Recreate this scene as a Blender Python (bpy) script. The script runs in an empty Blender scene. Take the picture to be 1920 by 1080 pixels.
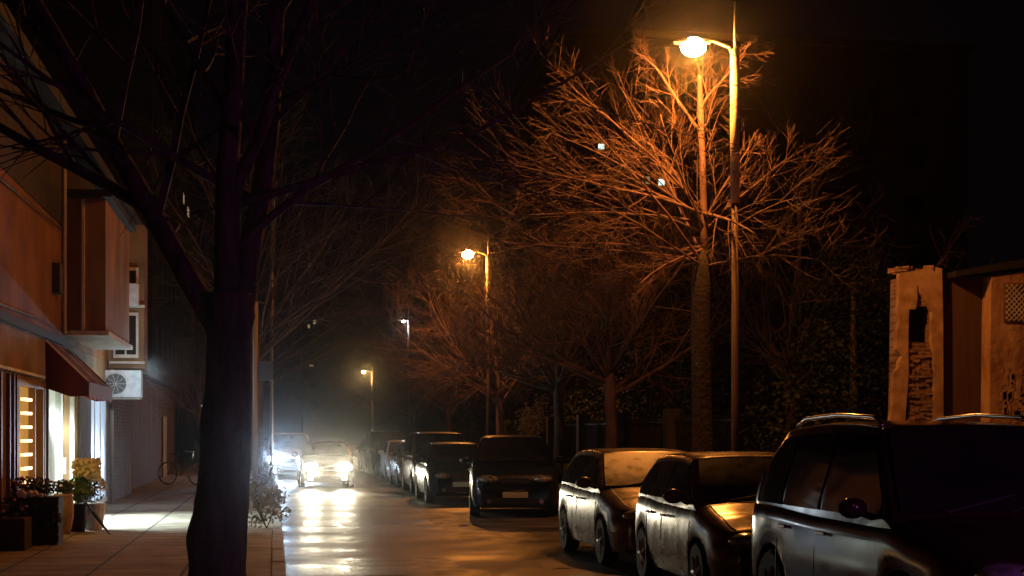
import bpy, math, random
from mathutils import Vector, Matrix
C = bpy.context; S = C.scene; COL = S.collection
PI = math.pi; R_ = math.radians

# ------------------------------------------------------------------ camera, world, exposure, lights
F = 2800.0                     # focal length in photo pixels (1920 wide)
TH = math.atan((960 - 515) / F)  # the camera looks a little to the right of the street
CAMH = 1.65
cd = bpy.data.cameras.new('camera'); cam = bpy.data.objects.new('camera', cd); COL.objects.link(cam)
cd.sensor_width = 36.0; cd.lens = F / 1920 * 36.0
cd.shift_y = (815 - 540) / 1920.0
cd.clip_end = 2000; cd.clip_start = 0.1
cam.location = (0, 0, CAMH); cam.rotation_euler = (PI / 2, 0, -TH)
S.camera = cam
w = bpy.data.worlds.new("World"); S.world = w; w.use_nodes = True
bg = w.node_tree.nodes['Background']
bg.inputs[0].default_value = (1.0, 0.62, 0.95, 1); bg.inputs[1].default_value = 0.0013
S.view_settings.view_transform = 'Standard'; S.view_settings.look = 'None'
S.view_settings.exposure = 0.0; S.view_settings.gamma = 1.0
try:
    S.cycles.use_denoising = True
    S.cycles.max_bounces = 6; S.cycles.volume_bounces = 0
    S.cycles.sample_clamp_indirect = 4.0
    S.cycles.use_light_tree = True
    S.cycles.volume_max_steps = 64
except Exception: pass

def lamp(name, kind, loc, energy, color, size=0.1, rot=None, **kw):
    l = bpy.data.lights.new(name, kind); l.energy = energy; l.color = color
    if kind in ('POINT', 'SPOT'): l.shadow_soft_size = size
    if kind == 'AREA': l.size = size
    for k, v in kw.items(): setattr(l, k, v)
    o = bpy.data.objects.new(name, l); o.location = loc
    if rot: o.rotation_euler = rot
    COL.objects.link(o); return o
SOD = (1.0, 0.30, 0.040)
# the lamp of the same row that stands behind the camera, and the violet shop sign glow behind it
lamp('street_light_near', 'POINT', (7.6, -5.0, 8.6), 200, SOD, 0.15)
lamp('sign_glow', 'POINT', (-2.6, -1.5, 3.2), 22, (0.62, 0.24, 1.0), 0.4)
lamp('sign_glow_far', 'POINT', (7.2, 4.5, 2.4), 120, (0.85, 0.12, 1.0), 0.15)

# ------------------------------------------------------------------ layout helpers
def P(u, v, D):
    r = (u - 960) / F * D
    return Vector((D * math.sin(TH) + r * math.cos(TH), D * math.cos(TH) - r * math.sin(TH), CAMH - (v - 815) / F * D))
def Xat(u, Y): return Y * math.tan(TH + math.atan((u - 960) / F))
def Yat(u, X): return X / math.tan(TH + math.atan((u - 960) / F))
def Zat(v, X, Y): return CAMH - (v - 815) / F * (X * math.sin(TH) + Y * math.cos(TH))

# ------------------------------------------------------------------ materials
def mat(name, col, rough=0.6, metal=0.0, coat=0.0, emit=None, es=1.0, noise=None, bump=None, spec=None, rnoise=None):
    m = bpy.data.materials.new(name); m.use_nodes = True
    nt = m.node_tree; b = nt.nodes['Principled BSDF']
    b.inputs['Base Color'].default_value = (*col, 1); b.inputs['Roughness'].default_value = rough
    b.inputs['Metallic'].default_value = metal
    if coat: b.inputs['Coat Weight'].default_value = coat; b.inputs['Coat Roughness'].default_value = 0.06
    if spec is not None: b.inputs['Specular IOR Level'].default_value = spec
    if emit: b.inputs['Emission Color'].default_value = (*emit, 1); b.inputs['Emission Strength'].default_value = es
    if noise or bump or rnoise:
        tc = nt.nodes.new('ShaderNodeTexCoord')
    if noise:   # (scale, (col2), stretch)
        mp = nt.nodes.new('ShaderNodeMapping'); mp.inputs['Scale'].default_value = noise[2] if len(noise) > 2 else (1, 1, 1)
        n = nt.nodes.new('ShaderNodeTexNoise'); n.inputs['Scale'].default_value = noise[0]; n.inputs['Detail'].default_value = 6
        cr = nt.nodes.new('ShaderNodeValToRGB')
        cr.color_ramp.elements[0].position = 0.35; cr.color_ramp.elements[1].position = 0.68
        cr.color_ramp.elements[0].color = (*noise[1], 1); cr.color_ramp.elements[1].color = (*col, 1)
        nt.links.new(tc.outputs['Object'], mp.inputs[0]); nt.links.new(mp.outputs[0], n.inputs['Vector'])
        nt.links.new(n.outputs['Fac'], cr.inputs[0]); nt.links.new(cr.outputs[0], b.inputs['Base Color'])
    if rnoise:  # (scale, lo, hi)
        n = nt.nodes.new('ShaderNodeTexNoise'); n.inputs['Scale'].default_value = rnoise[0]; n.inputs['Detail'].default_value = 5
        mr = nt.nodes.new('ShaderNodeMapRange'); mr.inputs[1].default_value = .3; mr.inputs[2].default_value = .7
        mr.inputs[3].default_value = rnoise[1]; mr.inputs[4].default_value = rnoise[2]
        nt.links.new(tc.outputs['Object'], n.inputs['Vector']); nt.links.new(n.outputs['Fac'], mr.inputs[0]); nt.links.new(mr.outputs[0], b.inputs['Roughness'])
    if bump:    # (scale, strength, distance)
        n = nt.nodes.new('ShaderNodeTexNoise'); n.inputs['Scale'].default_value = bump[0]; n.inputs['Detail'].default_value = 8
        bp = nt.nodes.new('ShaderNodeBump'); bp.inputs['Strength'].default_value = bump[1]; bp.inputs['Distance'].default_value = bump[2]
        nt.links.new(tc.outputs['Object'], n.inputs['Vector']); nt.links.new(n.outputs['Fac'], bp.inputs['Height']); nt.links.new(bp.outputs[0], b.inputs['Normal'])
    return m
def brickmat(name, c1, c2, mortar, bw, bh, ms, rough=0.8, bump=0.4, axis='XZ', offset=0.5, dist=0.01):
    m = bpy.data.materials.new(name); m.use_nodes = True; nt = m.node_tree; b = nt.nodes['Principled BSDF']
    tc = nt.nodes.new('ShaderNodeTexCoord'); sp = nt.nodes.new('ShaderNodeSeparateXYZ'); cb = nt.nodes.new('ShaderNodeCombineXYZ')
    nt.links.new(tc.outputs['Object'], sp.inputs[0])
    ax = {'XZ': (0, 2), 'YZ': (1, 2), 'XY': (0, 1), 'YX': (1, 0)}[axis]
    nt.links.new(sp.outputs[ax[0]], cb.inputs[0]); nt.links.new(sp.outputs[ax[1]], cb.inputs[1])
    br = nt.nodes.new('ShaderNodeTexBrick'); br.inputs['Scale'].default_value = 1; br.offset = offset
    br.inputs['Color1'].default_value = (*c1, 1); br.inputs['Color2'].default_value = (*c2, 1); br.inputs['Mortar'].default_value = (*mortar, 1)
    br.inputs['Brick Width'].default_value = bw; br.inputs['Row Height'].default_value = bh; br.inputs['Mortar Size'].default_value = ms
    nt.links.new(cb.outputs[0], br.inputs['Vector'])
    n = nt.nodes.new('ShaderNodeTexNoise'); n.inputs['Scale'].default_value = 2.5; n.inputs['Detail'].default_value = 7
    nt.links.new(tc.outputs['Object'], n.inputs['Vector'])
    mx = nt.nodes.new('ShaderNodeMix'); mx.data_type = 'RGBA'; mx.blend_type = 'MULTIPLY'; mx.inputs[0].default_value = 0.7
    cr = nt.nodes.new('ShaderNodeValToRGB'); cr.color_ramp.elements[0].position = .3; cr.color_ramp.elements[0].color = (.35, .33, .3, 1); cr.color_ramp.elements[1].position = .65
    nt.links.new(n.outputs['Fac'], cr.inputs[0]); nt.links.new(br.outputs['Color'], mx.inputs[6]); nt.links.new(cr.outputs[0], mx.inputs[7])
    nt.links.new(mx.outputs[2], b.inputs['Base Color']); b.inputs['Roughness'].default_value = rough
    bp = nt.nodes.new('ShaderNodeBump'); bp.inputs['Strength'].default_value = bump; bp.inputs['Distance'].default_value = dist; bp.invert = True
    nt.links.new(br.outputs['Fac'], bp.inputs['Height']); nt.links.new(bp.outputs[0], b.inputs['Normal'])
    return m

def asphalt():
    m = bpy.data.materials.new('damp_asphalt'); m.use_nodes = True; nt = m.node_tree; b = nt.nodes['Principled BSDF']
    tc = nt.nodes.new('ShaderNodeTexCoord')
    def noise(sc, mp, det=6):
        n = nt.nodes.new('ShaderNodeTexNoise'); n.inputs['Scale'].default_value = sc; n.inputs['Detail'].default_value = det
        mm = nt.nodes.new('ShaderNodeMapping'); mm.inputs['Scale'].default_value = mp
        nt.links.new(tc.outputs['Object'], mm.inputs[0]); nt.links.new(mm.outputs[0], n.inputs['Vector']); return n
    def mr(src, a, b_, c, d):
        r = nt.nodes.new('ShaderNodeMapRange'); r.inputs[1].default_value = a; r.inputs[2].default_value = b_; r.inputs[3].default_value = c; r.inputs[4].default_value = d
        nt.links.new(src, r.inputs[0]); return r.outputs[0]
    n1 = noise(0.62, (.55, 1.0, 1)); n2 = noise(38, (1, 1, 1), 3); n3 = noise(3.0, (1, 0.5, 1))
    cr = nt.nodes.new('ShaderNodeValToRGB'); cr.color_ramp.elements[0].position = .38; cr.color_ramp.elements[0].color = (.040, .036, .032, 1)
    cr.color_ramp.elements[1].position = .62; cr.color_ramp.elements[1].color = (.12, .095, .07, 1)
    nt.links.new(n1.outputs['Fac'], cr.inputs[0]); nt.links.new(cr.outputs[0], b.inputs['Base Color'])
    nt.links.new(mr(n1.outputs['Fac'], .38, .64, .32, .60), b.inputs['Roughness'])
    ad = nt.nodes.new('ShaderNodeMath'); ad.operation = 'MULTIPLY_ADD'; ad.inputs[1].default_value = 0.25
    nt.links.new(n2.outputs['Fac'], ad.inputs[0]); nt.links.new(n3.outputs['Fac'], ad.inputs[2])
    bp = nt.nodes.new('ShaderNodeBump'); bp.inputs['Strength'].default_value = .8; bp.inputs['Distance'].default_value = .022
    nt.links.new(ad.outputs[0], bp.inputs['Height']); nt.links.new(bp.outputs[0], b.inputs['Normal'])
    return m

M = {}
M['asphalt'] = asphalt()
M['tar'] = mat('tar_patch', (.02, .019, .018), .38, bump=(70, .7, .008), rnoise=(3, .3, .55))
M['soil'] = mat('soil', (.05, .04, .03), .95, noise=(3, (.02, .018, .014)), bump=(12, .8, .05))
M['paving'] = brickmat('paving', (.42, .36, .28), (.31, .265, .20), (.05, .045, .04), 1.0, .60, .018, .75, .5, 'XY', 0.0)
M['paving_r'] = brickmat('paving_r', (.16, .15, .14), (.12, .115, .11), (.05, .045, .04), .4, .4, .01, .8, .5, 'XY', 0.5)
M['kerb'] = mat('kerb_stone', (.42, .40, .37), .8, noise=(5, (.24, .22, .20)), bump=(25, .5, .01))
M['bark'] = mat('bark', (.17, .125, .10), .9, noise=(7, (.075, .055, .045), (1, 1, .25)), bump=(14, 1.0, .04))
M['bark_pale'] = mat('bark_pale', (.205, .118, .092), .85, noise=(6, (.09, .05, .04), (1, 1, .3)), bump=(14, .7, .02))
M['bark_unlit'] = mat('bark_unlit', (.035, .025, .02), .95, noise=(6, (.016, .012, .01), (1, 1, .3)), bump=(14, .9, .03))  # near-black copy of the bark, puts the trunk's missing lamplight into its colour
M['bark_fore'] = mat('bark_fore', (.12, .088, .105), .95, noise=(9, (.04, .03, .038), (1, 1, .18)), bump=(9, 1.0, .06))
M['leaf'] = mat('evergreen_leaf', (.028, .04, .018), .7, noise=(4, (.014, .022, .01)))
M['leaf_fresh'] = mat('fresh_leaf', (.12, .26, .05), .5, noise=(10, (.06, .15, .03)))
M['leaf_dry'] = mat('dry_leaf', (.30, .25, .16), .7, noise=(8, (.12, .12, .06)))
M['petal'] = mat('yellow_petal', (.86, .84, .46), .6)
M['petal_w'] = mat('white_petal', (.8, .78, .7), .6)
M['petal_r'] = mat('pink_petal', (.55, .2, .16), .6)
M['steel'] = mat('galvanised_steel', (.42, .39, .35), .5, .6, noise=(4, (.25, .23, .2), (1, 1, .3)))
M['dim_brown'] = mat('dim_brown_paint', (.13, .085, .065), .7, .2, noise=(5, (.07, .045, .03), (1, 1, .2)))  # brown lower pole section, its dark tone stands in for weaker lamplight
M['dark_steel'] = mat('dark_steel', (.04, .04, .045), .45, .7)
M['pole_conc'] = mat('concrete_pole', (.42, .36, .30), .75, noise=(5, (.34, .29, .22), (1, 1, .2)), bump=(10, .5, .01))
M['plaster'] = mat('ochre_plaster', (.30, .18, .085), .85, noise=(1.3, (.16, .09, .04)), bump=(16, .4, .01))
M['plaster_up'] = mat('upper_plaster', (.30, .13, .045), .85, noise=(.9, (.14, .05, .02)), bump=(12, .3, .01))
M['bayface'] = mat('bay_render', (.38, .20, .07), .8, noise=(1.4, (.22, .105, .04), (1, 1, .4)))
M['trimw'] = mat('white_trim', (.75, .72, .66), .6, noise=(5, (.5, .48, .42)))
M['interior'] = mat('shop_interior', (.86, .86, .82), .7)
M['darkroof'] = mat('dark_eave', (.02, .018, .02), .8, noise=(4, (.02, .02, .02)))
M['awning'] = mat('red_canvas', (.17, .018, .012), .8, noise=(3, (.09, .011, .008), (1, 1, .4)))
M['awn_edge'] = mat('canvas_edge', (.8, .72, .62), .7)
M['winframe'] = mat('window_frame', (.40, .36, .30), .5)
M['woodframe'] = mat('timber_frame', (.28, .17, .08), .55, noise=(3, (.16, .09, .04), (1, 1, .15)))
M['darkglass'] = mat('dark_glass', (.012, .013, .015), .06, 0, spec=.8)
M['carglass'] = mat('car_glass', (.012, .013, .015), .10, 0, spec=1.0, noise=(3, (.03, .025, .02)), rnoise=(6, .10, .30))
M['dewglass'] = mat('dewy_windscreen', (.10, .09, .08), .36, 0, spec=.9, noise=(5, (.02, .02, .02)), rnoise=(7, .24, .42), bump=(60, .25, .003))
M['dullglass'] = mat('unlit_window', (.008, .008, .01), .7, spec=.2)
M['warmglow'] = mat('warm_window', (.6, .4, .15), .5, emit=(1, .50, .10), es=.38, noise=(1.5, (.3, .2, .1)))
M['shelflight'] = mat('shelf_light', (.9, .8, .6), .5, emit=(1, .62, .30), es=2.2)
M['whiteglow'] = mat('shop_tube_light', (.9, .9, .9), .5, emit=(.86, 1.0, .92), es=14)
M['blueglow'] = mat('pale_blue_window', (.5, .55, .65), .35, emit=(.42, .60, .86), es=.55, noise=(2.4, (.25, .3, .4), (1, 3, .3)))
M['litwin'] = mat('lit_window', (.9, .9, .8), .5, emit=(.75, 1, .85), es=1.6)
M['litwin_w'] = mat('lit_window_warm', (.9, .8, .6), .5, emit=(1, .7, .35), es=.25)
M['brick'] = brickmat('brick_yz', (.20, .12, .075), (.13, .075, .05), (.24, .20, .16), .25, .085, .012, .85, .8, 'YZ')
M['brick_x'] = brickmat('brick_xz', (.40, .22, .13), (.24, .12, .07), (.45, .36, .27), .24, .085, .014, .9, 1.0, 'XZ', dist=.03)
M['ruin'] = mat('crumbling_render', (.66, .46, .27), .9, noise=(3.2, (.36, .21, .11)), bump=(9, .6, .02))
M['ruin2'] = mat('stained_render', (.66, .45, .25), .9, noise=(2.6, (.30, .15, .09), (1, 1, .35)), bump=(7, .8, .04))
M['wallgrey'] = mat('grey_render', (.12, .11, .11), .85, noise=(2, (.07, .065, .06)))
M['acwhite'] = mat('ac_casing', (.72, .76, .78), .45, noise=(6, (.5, .55, .58)))
M['black'] = mat('black_plastic', (.012, .012, .013), .5)
M['rubber'] = mat('tyre_rubber', (.02, .02, .02), .85)
M['rim'] = mat('alloy_rim', (.45, .45, .46), .3, .8)
M['chrome'] = mat('chrome_trim', (.7, .7, .7), .18, 1.0)
M['lens'] = mat('headlight_lens', (.62, .66, .66), .12, .35, coat=1, noise=(14, (.25, .27, .27)))
M['taillens'] = mat('indicator_lens', (.5, .2, .03), .2, coat=1)
M['plate'] = mat('number_plate', (.62, .60, .54), .45)
M['plate_b'] = mat('number_plate_blue', (.38, .66, .78), .5)
M['wood_and_shade'] = mat('timber_and_wall_shade', (.045, .028, .02), .85, noise=(5, (.022, .014, .01), (1, 1, .2)), bump=(20, .5, .01))  # planter timber, also the dark put in for shade on the shop wall
M['terracotta'] = mat('golden_pot', (.50, .36, .18), .45, noise=(5, (.32, .2, .09)))
M['whitepaper'] = mat('white_wrap', (.78, .78, .76), .6, noise=(9, (.5, .52, .52)), bump=(14, .8, .02))
M['concrete'] = mat('dark_concrete', (.045, .04, .038), .9, noise=(.8, (.055, .05, .05)), bump=(8, .3, .01))
M['tower'] = mat('tower_render', (.022, .02, .02), .95, noise=(.3, (.015, .013, .013)))
M['sign'] = mat('sign_box', (.05, .07, .12), .5)
M['garage'] = mat('brown_cladding', (.16, .09, .055), .8, noise=(3, (.08, .045, .03), (1, 1, .1)))

# ------------------------------------------------------------------ mesh helpers
class MB:
    def __init__(s): s.v = []; s.f = []
    def add(s, vs, fs):
        n = len(s.v); s.v += [tuple(v) for v in vs]; s.f += [tuple(i + n for i in f) for f in fs]; return s
    def box(s, c, d, rz=0.0):
        x, y, z = (q / 2 for q in d); cs, sn = math.cos(rz), math.sin(rz)
        vs = [(c[0] + a * x * cs - b * y * sn, c[1] + a * x * sn + b * y * cs, c[2] + e * z) for e in (-1, 1) for a, b in ((-1, -1), (1, -1), (1, 1), (-1, 1))]
        return s.add(vs, [(3, 2, 1, 0), (4, 5, 6, 7), (0, 1, 5, 4), (1, 2, 6, 5), (2, 3, 7, 6), (3, 0, 4, 7)])
    def bx(s, x0, x1, y0, y1, z0, z1): return s.box(((x0 + x1) / 2, (y0 + y1) / 2, (z0 + z1) / 2), (abs(x1 - x0), abs(y1 - y0), abs(z1 - z0)))
    def tube(s, pts, rad, n=6, cap=True):
        pts = [Vector(p) for p in pts]; k = len(pts)
        if not hasattr(rad, '__len__'): rad = [rad] * k
        base = len(s.v); up = None
        for i, p in enumerate(pts):
            d = (pts[min(i + 1, k - 1)] - pts[max(i - 1, 0)])
            if d.length < 1e-9: d = Vector((0, 0, 1))
            d.normalize()
            if up is None:
                up = d.orthogonal().normalized()
            else:
                up = up - d * up.dot(d)
                up = up.normalized() if up.length > 1e-6 else d.orthogonal().normalized()
            bi = d.cross(up)
            for j in range(n):
                a = 2 * PI * j / n
                q = p + (up * math.cos(a) + bi * math.sin(a)) * rad[i]; s.v.append((q.x, q.y, q.z))
        for i in range(k - 1):
            for j in range(n):
                a = base + i * n + j; b = base + i * n + (j + 1) % n
                s.f.append((a, b, b + n, a + n))
        if cap:
            s.f.append(tuple(base + j for j in reversed(range(n)))); s.f.append(tuple(base + (k - 1) * n + j for j in range(n)))
        return s
    def lathe(s, c, prof, n=20, axis='Z'):
        base = len(s.v); k = len(prof)
        for r, h in prof:
            for j in range(n):
                a = 2 * PI * j / n
                p = (r * math.cos(a), r * math.sin(a), h)
                if axis == 'X': p = (h, p[0], p[1])
                if axis == 'Y': p = (p[0], h, p[1])
                s.v.append((c[0] + p[0], c[1] + p[1], c[2] + p[2]))
        for i in range(k - 1):
            for j in range(n):
                a = base + i * n + j; b = base + i * n + (j + 1) % n; s.f.append((a, b, b + n, a + n))
        s.f.append(tuple(base + j for j in reversed(range(n)))); s.f.append(tuple(base + (k - 1) * n + j for j in range(n)))
        return s
    def ell(s, c, r, n=14, m=9):
        prof = [(max(.02, math.sin(PI * i / m)), -math.cos(PI * i / m)) for i in range(m + 1)]
        t = MB().lathe((0, 0, 0), prof, n)
        return s.add([(c[0] + a * r[0], c[1] + b * r[1], c[2] + e * r[2]) for a, b, e in t.v], t.f)
    def prism(s, poly, axis, a0, a1):   # poly of 2D points, extruded along axis
        n = len(poly)
        def mk(p, a): return {'X': (a, p[0], p[1]), 'Y': (p[0], a, p[1]), 'Z': (p[0], p[1], a)}[axis]
        return s.add([mk(p, a0) for p in poly] + [mk(p, a1) for p in poly],
                     [tuple(range(n)), tuple(reversed(range(n, 2 * n)))] + [(i, n + i, n + (i + 1) % n, (i + 1) % n) for i in range(n)])
    def build(s, name, m, parent=None, smooth=False, world=True, bevel=0):
        me = bpy.data.meshes.new(name)
        off = Vector((0, 0, 0))
        if parent is not None and world: off = Vector(parent.get('_o', (0, 0, 0)))
        me.from_pydata([(a - off.x, b - off.y, c - off.z) for a, b, c in s.v], [], s.f); me.update()
        me.materials.append(m if not isinstance(m, str) else M[m])
        if smooth:
            me.polygons.foreach_set('use_smooth', [True] * len(me.polygons))
        o = bpy.data.objects.new(name, me); COL.objects.link(o)
        if parent is not None: o.parent = parent; o['_o'] = tuple(off)
        if bevel:
            b = o.modifiers.new('bevel', 'BEVEL'); b.width = bevel; b.segments = 2; b.limit_method = 'ANGLE'
        return o
def each(name, m, parent, boxes, **kw):
    return [MB().bx(*b_).build(name, m, parent, **kw) for b_ in boxes]
def tag(o, label, cat, group=None, kind=None):
    o['label'] = label; o['category'] = cat
    if group: o['group'] = group
    if kind: o['kind'] = kind
    return o
def thing(name, loc, label, cat, group=None, rz=0, local=False):
    o = bpy.data.objects.new(name, None); COL.objects.link(o); o.empty_display_size = .2
    o.location = loc; o.rotation_euler = (0, 0, rz); o['_o'] = (0, 0, 0) if local else tuple(loc)
    return tag(o, label, cat, group)
def struct(o): o['kind'] = 'structure'; return o

# ------------------------------------------------------------------ ground, road, pavements
KX = 0.12; SH = 0.13; RX = 6.05
struct(MB().bx(-400, 400, -60, 700, -0.6, -0.03).build('ground', 'soil'))
mb = MB(); mb.add([(KX, -20, 0), (RX, -20, 0), (RX, 420, 0), (KX, 420, 0)], [(0, 1, 2, 3)])
struct(mb.build('road', 'asphalt'))
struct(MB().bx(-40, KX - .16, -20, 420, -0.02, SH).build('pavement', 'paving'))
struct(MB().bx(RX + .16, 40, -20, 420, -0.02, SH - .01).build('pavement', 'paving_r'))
k1 = MB(); k2 = MB(); y = -4.0
rk = random.Random(3)
while y < 160:
    d = rk.uniform(-.006, .006)
    k1.bx(KX - .158 + d, KX + d, y, y + .985, -.02, SH + .01 + rk.uniform(-.004, .006))
    k2.bx(RX + d, RX + .158 + d, y, y + .985, -.02, SH + rk.uniform(-.004, .006)); y += 1.0
struct(k1.build('kerb', 'kerb', bevel=.012)); struct(k2.build('kerb', 'kerb', bevel=.012))

rk = random.Random(9)
pt = MB()
for (x0_, x1_, y0_, y1_) in ((.9, 2.3, 17.5, 20.2), (2.9, 3.7, 23, 31), (.5, 1.2, 27, 29.2)): pt.add([(x0_, y0_, .004), (x1_, y0_ + .05, .004), (x1_ - .03, y1_, .004), (x0_ + .04, y1_ - .06, .004)], [(0, 1, 2, 3)])
struct(pt.build('road_patch', 'tar'))
ck = MB()
for k in range(11):
    x = rk.uniform(.4, 3.6); y = rk.uniform(17.5, 40); dx = rk.uniform(-.8, .8); dy = rk.uniform(-.6, .6); pts = [(x, y)]
    for j in range(14): x += dx * .25 + rk.uniform(-.09, .09); y += dy * .25 + rk.uniform(-.09, .09); pts.append((x, y))
    for (a_, b_), (c_, d_) in zip(pts, pts[1:]):
        l_ = math.hypot(c_ - a_, d_ - b_) or 1; nx_, ny_ = -(d_ - b_) / l_ * .012, (c_ - a_) / l_ * .012
        ck.add([(a_ - nx_, b_ - ny_, .008), (c_ - nx_, d_ - ny_, .008), (c_ + nx_, d_ + ny_, .008), (a_ + nx_, b_ + ny_, .008)], [(0, 1, 2, 3)])
struct(ck.build('road_cracks', 'tar'))
# ------------------------------------------------------------------ bare trees
def grow(tubes, rng, p, d, L, r, lev, spec, twist=0):
    sp = spec[lev]; n = sp['seg']; pts = [p.copy()]; dirs = [d.copy()]; rr = [r]
    step = L / n; wig = sp['wig']; grav = sp['grav']
    for i in range(n):
        d = d + Vector((rng.uniform(-wig, wig), rng.uniform(-wig, wig), rng.uniform(-wig, wig) + grav))
        d.normalize(); p = p + d * step; pts.append(p.copy()); dirs.append(d.copy())
        rr.append(max(r * (1 - (1 - sp['taper']) * (i + 1) / n), .0018))
    tubes.append((pts, rr, sp['sides'], lev))
    if lev + 1 < len(spec):
        nx = spec[lev + 1]
        for c in range(sp['kids']):
            if lev < 2 and rng.random() < sp.get('drop', 0): continue
            t = sp['from'] + (1 - sp['from']) * (c + rng.random()) / sp['kids']
            i = min(int(t * n), n - 1); fr = t * n - i
            q = pts[i].lerp(pts[i + 1], fr); dd = dirs[i]
            a = dd.orthogonal().normalized(); a.rotate(Matrix.Rotation(rng.uniform(0, 2 * PI), 3, dd))
            ang = R_(rng.uniform(*nx['ang'])); nd = dd * math.cos(ang) + a * math.sin(ang)
            ll = L * rng.uniform(*nx['len']) * (1.15 - .5 * t)
            grow(tubes, rng, q, nd, ll, max(rr[i] * nx['rad'], .0036), lev + 1, spec)
SPEC_L = [
 dict(seg=9, wig=.10, grav=.035, taper=.30, sides=7, kids=10, **{'from': .15}, ang=(0, 0), len=(1, 1), rad=1),
 dict(seg=6, wig=.09, grav=.03, taper=.3, sides=4, kids=7, **{'from': .15}, ang=(28, 62), len=(.38, .6), rad=.5),
 dict(seg=5, wig=.09, grav=.02, taper=.3, sides=3, kids=6, **{'from': .1}, ang=(25, 60), len=(.4, .65), rad=.55),
 dict(seg=3, wig=.07, grav=.0, taper=.35, sides=3, kids=0, **{'from': .1}, ang=(18, 48), len=(.5, .95), rad=.55)]
def scaled(spec, kids):
    out = [dict(s) for s in spec]
    for s, k in zip(out, kids): s['kids'] = k
    return out[:len(kids)]
def barky(mb, trunk):
    from mathutils import noise as N
    rows = 90; nn = 64; base = len(mb.v)
    seg = [(Vector(a[:3]), a[3]) for a in trunk]; tot = len(seg) - 1
    for i in range(rows + 1):
        f = i / rows * tot; k = min(int(f), tot - 1); g = f - k
        p = seg[k][0].lerp(seg[k + 1][0], g); r0 = seg[k][1] + (seg[k + 1][1] - seg[k][1]) * g
        fl = max(0, 1 - p.z / .7)
        for j in range(nn):
            a = 2 * PI * j / nn
            q = Vector((math.cos(a) * 3.2, math.sin(a) * 3.2, p.z * 1.1))
            rid = abs(N.noise(q * 2.2)) + .5 * abs(N.noise(Vector((q.x * 3.5, q.y * 3.5, q.z * 1.6))))
            big = N.noise(Vector((q.x * .35, q.y * .35, q.z * .8)))
            rr = r0 * (1 - .16 * rid + .05 * big + .22 * fl * fl * max(0, math.sin(a * 5 + 1)))
            for (ka, kz, ks) in ((4.2, 1.75, .10), (3.6, .85, .08)):
                dd = ((a - ka) * r0 * 4) ** 2 + ((p.z - kz) * 5) ** 2
                rr += .05 * math.exp(-dd * 1.2)
            mb.v.append((p.x + rr * math.cos(a), p.y + rr * math.sin(a), p.z))
    for i in range(rows):
        for j in range(nn):
            a = base + i * nn + j; b = base + i * nn + (j + 1) % nn; mb.f.append((a, b, b + nn, a + nn))
    mb.f.append(tuple(base + rows * nn + j for j in range(nn)))
def tree(name, base, label, group, seed, trunk, limbs, material, spec, twmat=None, trmat=None, lead=None, relief=False):
    """trunk: list of (x,y,z,r) points; limbs: (start, dir, length, radius)"""
    rng = random.Random(seed)
    t = thing(name, base, label, 'tree', group)
    tb = MB()
    if relief: barky(tb, trunk)
    else: tb.tube([q[:3] for q in trunk], [q[3] for q in trunk], 16)
    tb.build('trunk', trmat or material, t, smooth=True)
    tubes = []
    if lead: MB().tube([q[:3] for q in lead], [q[3] for q in lead], 12).build('limb', material, t, smooth=True)
    for (s, d, L, r) in limbs: grow(tubes, rng, Vector(s), Vector(d).normalized(), L, r, 0, spec)
    big = MB(); fine = MB()
    for pts, rr, sd, lev in tubes:
        (big if lev == 0 else fine).tube(pts, rr, sd, cap=(lev < 1))
    big.build('limb', material, t, smooth=True); fine.build('crown', twmat or material, t)
    return t
def auto_limbs(rng, x, y, z0, z1, n, L, r, up=(.35, 1.1), lean=(0, 0)):
    out = []
    for i in range(n):
        a = 2 * PI * (i + rng.random() * .7) / n; t = i / max(1, n - 1)
        out.append(((x, y, z0 + (z1 - z0) * t), (math.cos(a) + lean[0], math.sin(a) + lean[1], rng.uniform(*up)), L * rng.uniform(.8, 1.15), r * rng.uniform(.8, 1.1)))
    return out

# ---- foreground dark tree
b = P(405, 815, 12.0); fx, fy = b.x, b.y
def FT(u, v, dd=0): q = P(u, v, 12.0 + dd); return (q.x, q.y, q.z)
tr = [(fx - .02, fy, .0, .33), (fx, fy, .3, .26), (*FT(408, 1070), .235), (*FT(416, 960), .222), (*FT(422, 860), .205), (*FT(428, 740), .190), (*FT(430, 640), .185), (*FT(432, 590), .20), (*FT(432, 550), .19)]
limbs = [
 (FT(405, 610), (-.55, .15, .86), 5.0, .10), (FT(425, 590), (-.05, -.1, 1.0), 5.2, .11), (FT(450, 600), (.10, .2, 1.0), 5.2, .105),
 (FT(440, 470), (.75, .3, .75), 3.8, .038), (FT(455, 380), (.9, .5, .45), 4.2, .034), (FT(420, 420), (.4, -.4, .9), 3.5, .06), (FT(330, 430, .2), (-.8, .3, .6), 3.2, .06)]
tree('bare_tree', (fx, fy, 0), 'big dark forked tree trunk close by on the left pavement, rising past the frame', 'bare street trees', 11, tr, limbs, 'bark_fore', scaled(SPEC_L, (8, 6, 4, 0)), relief=True)

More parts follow.
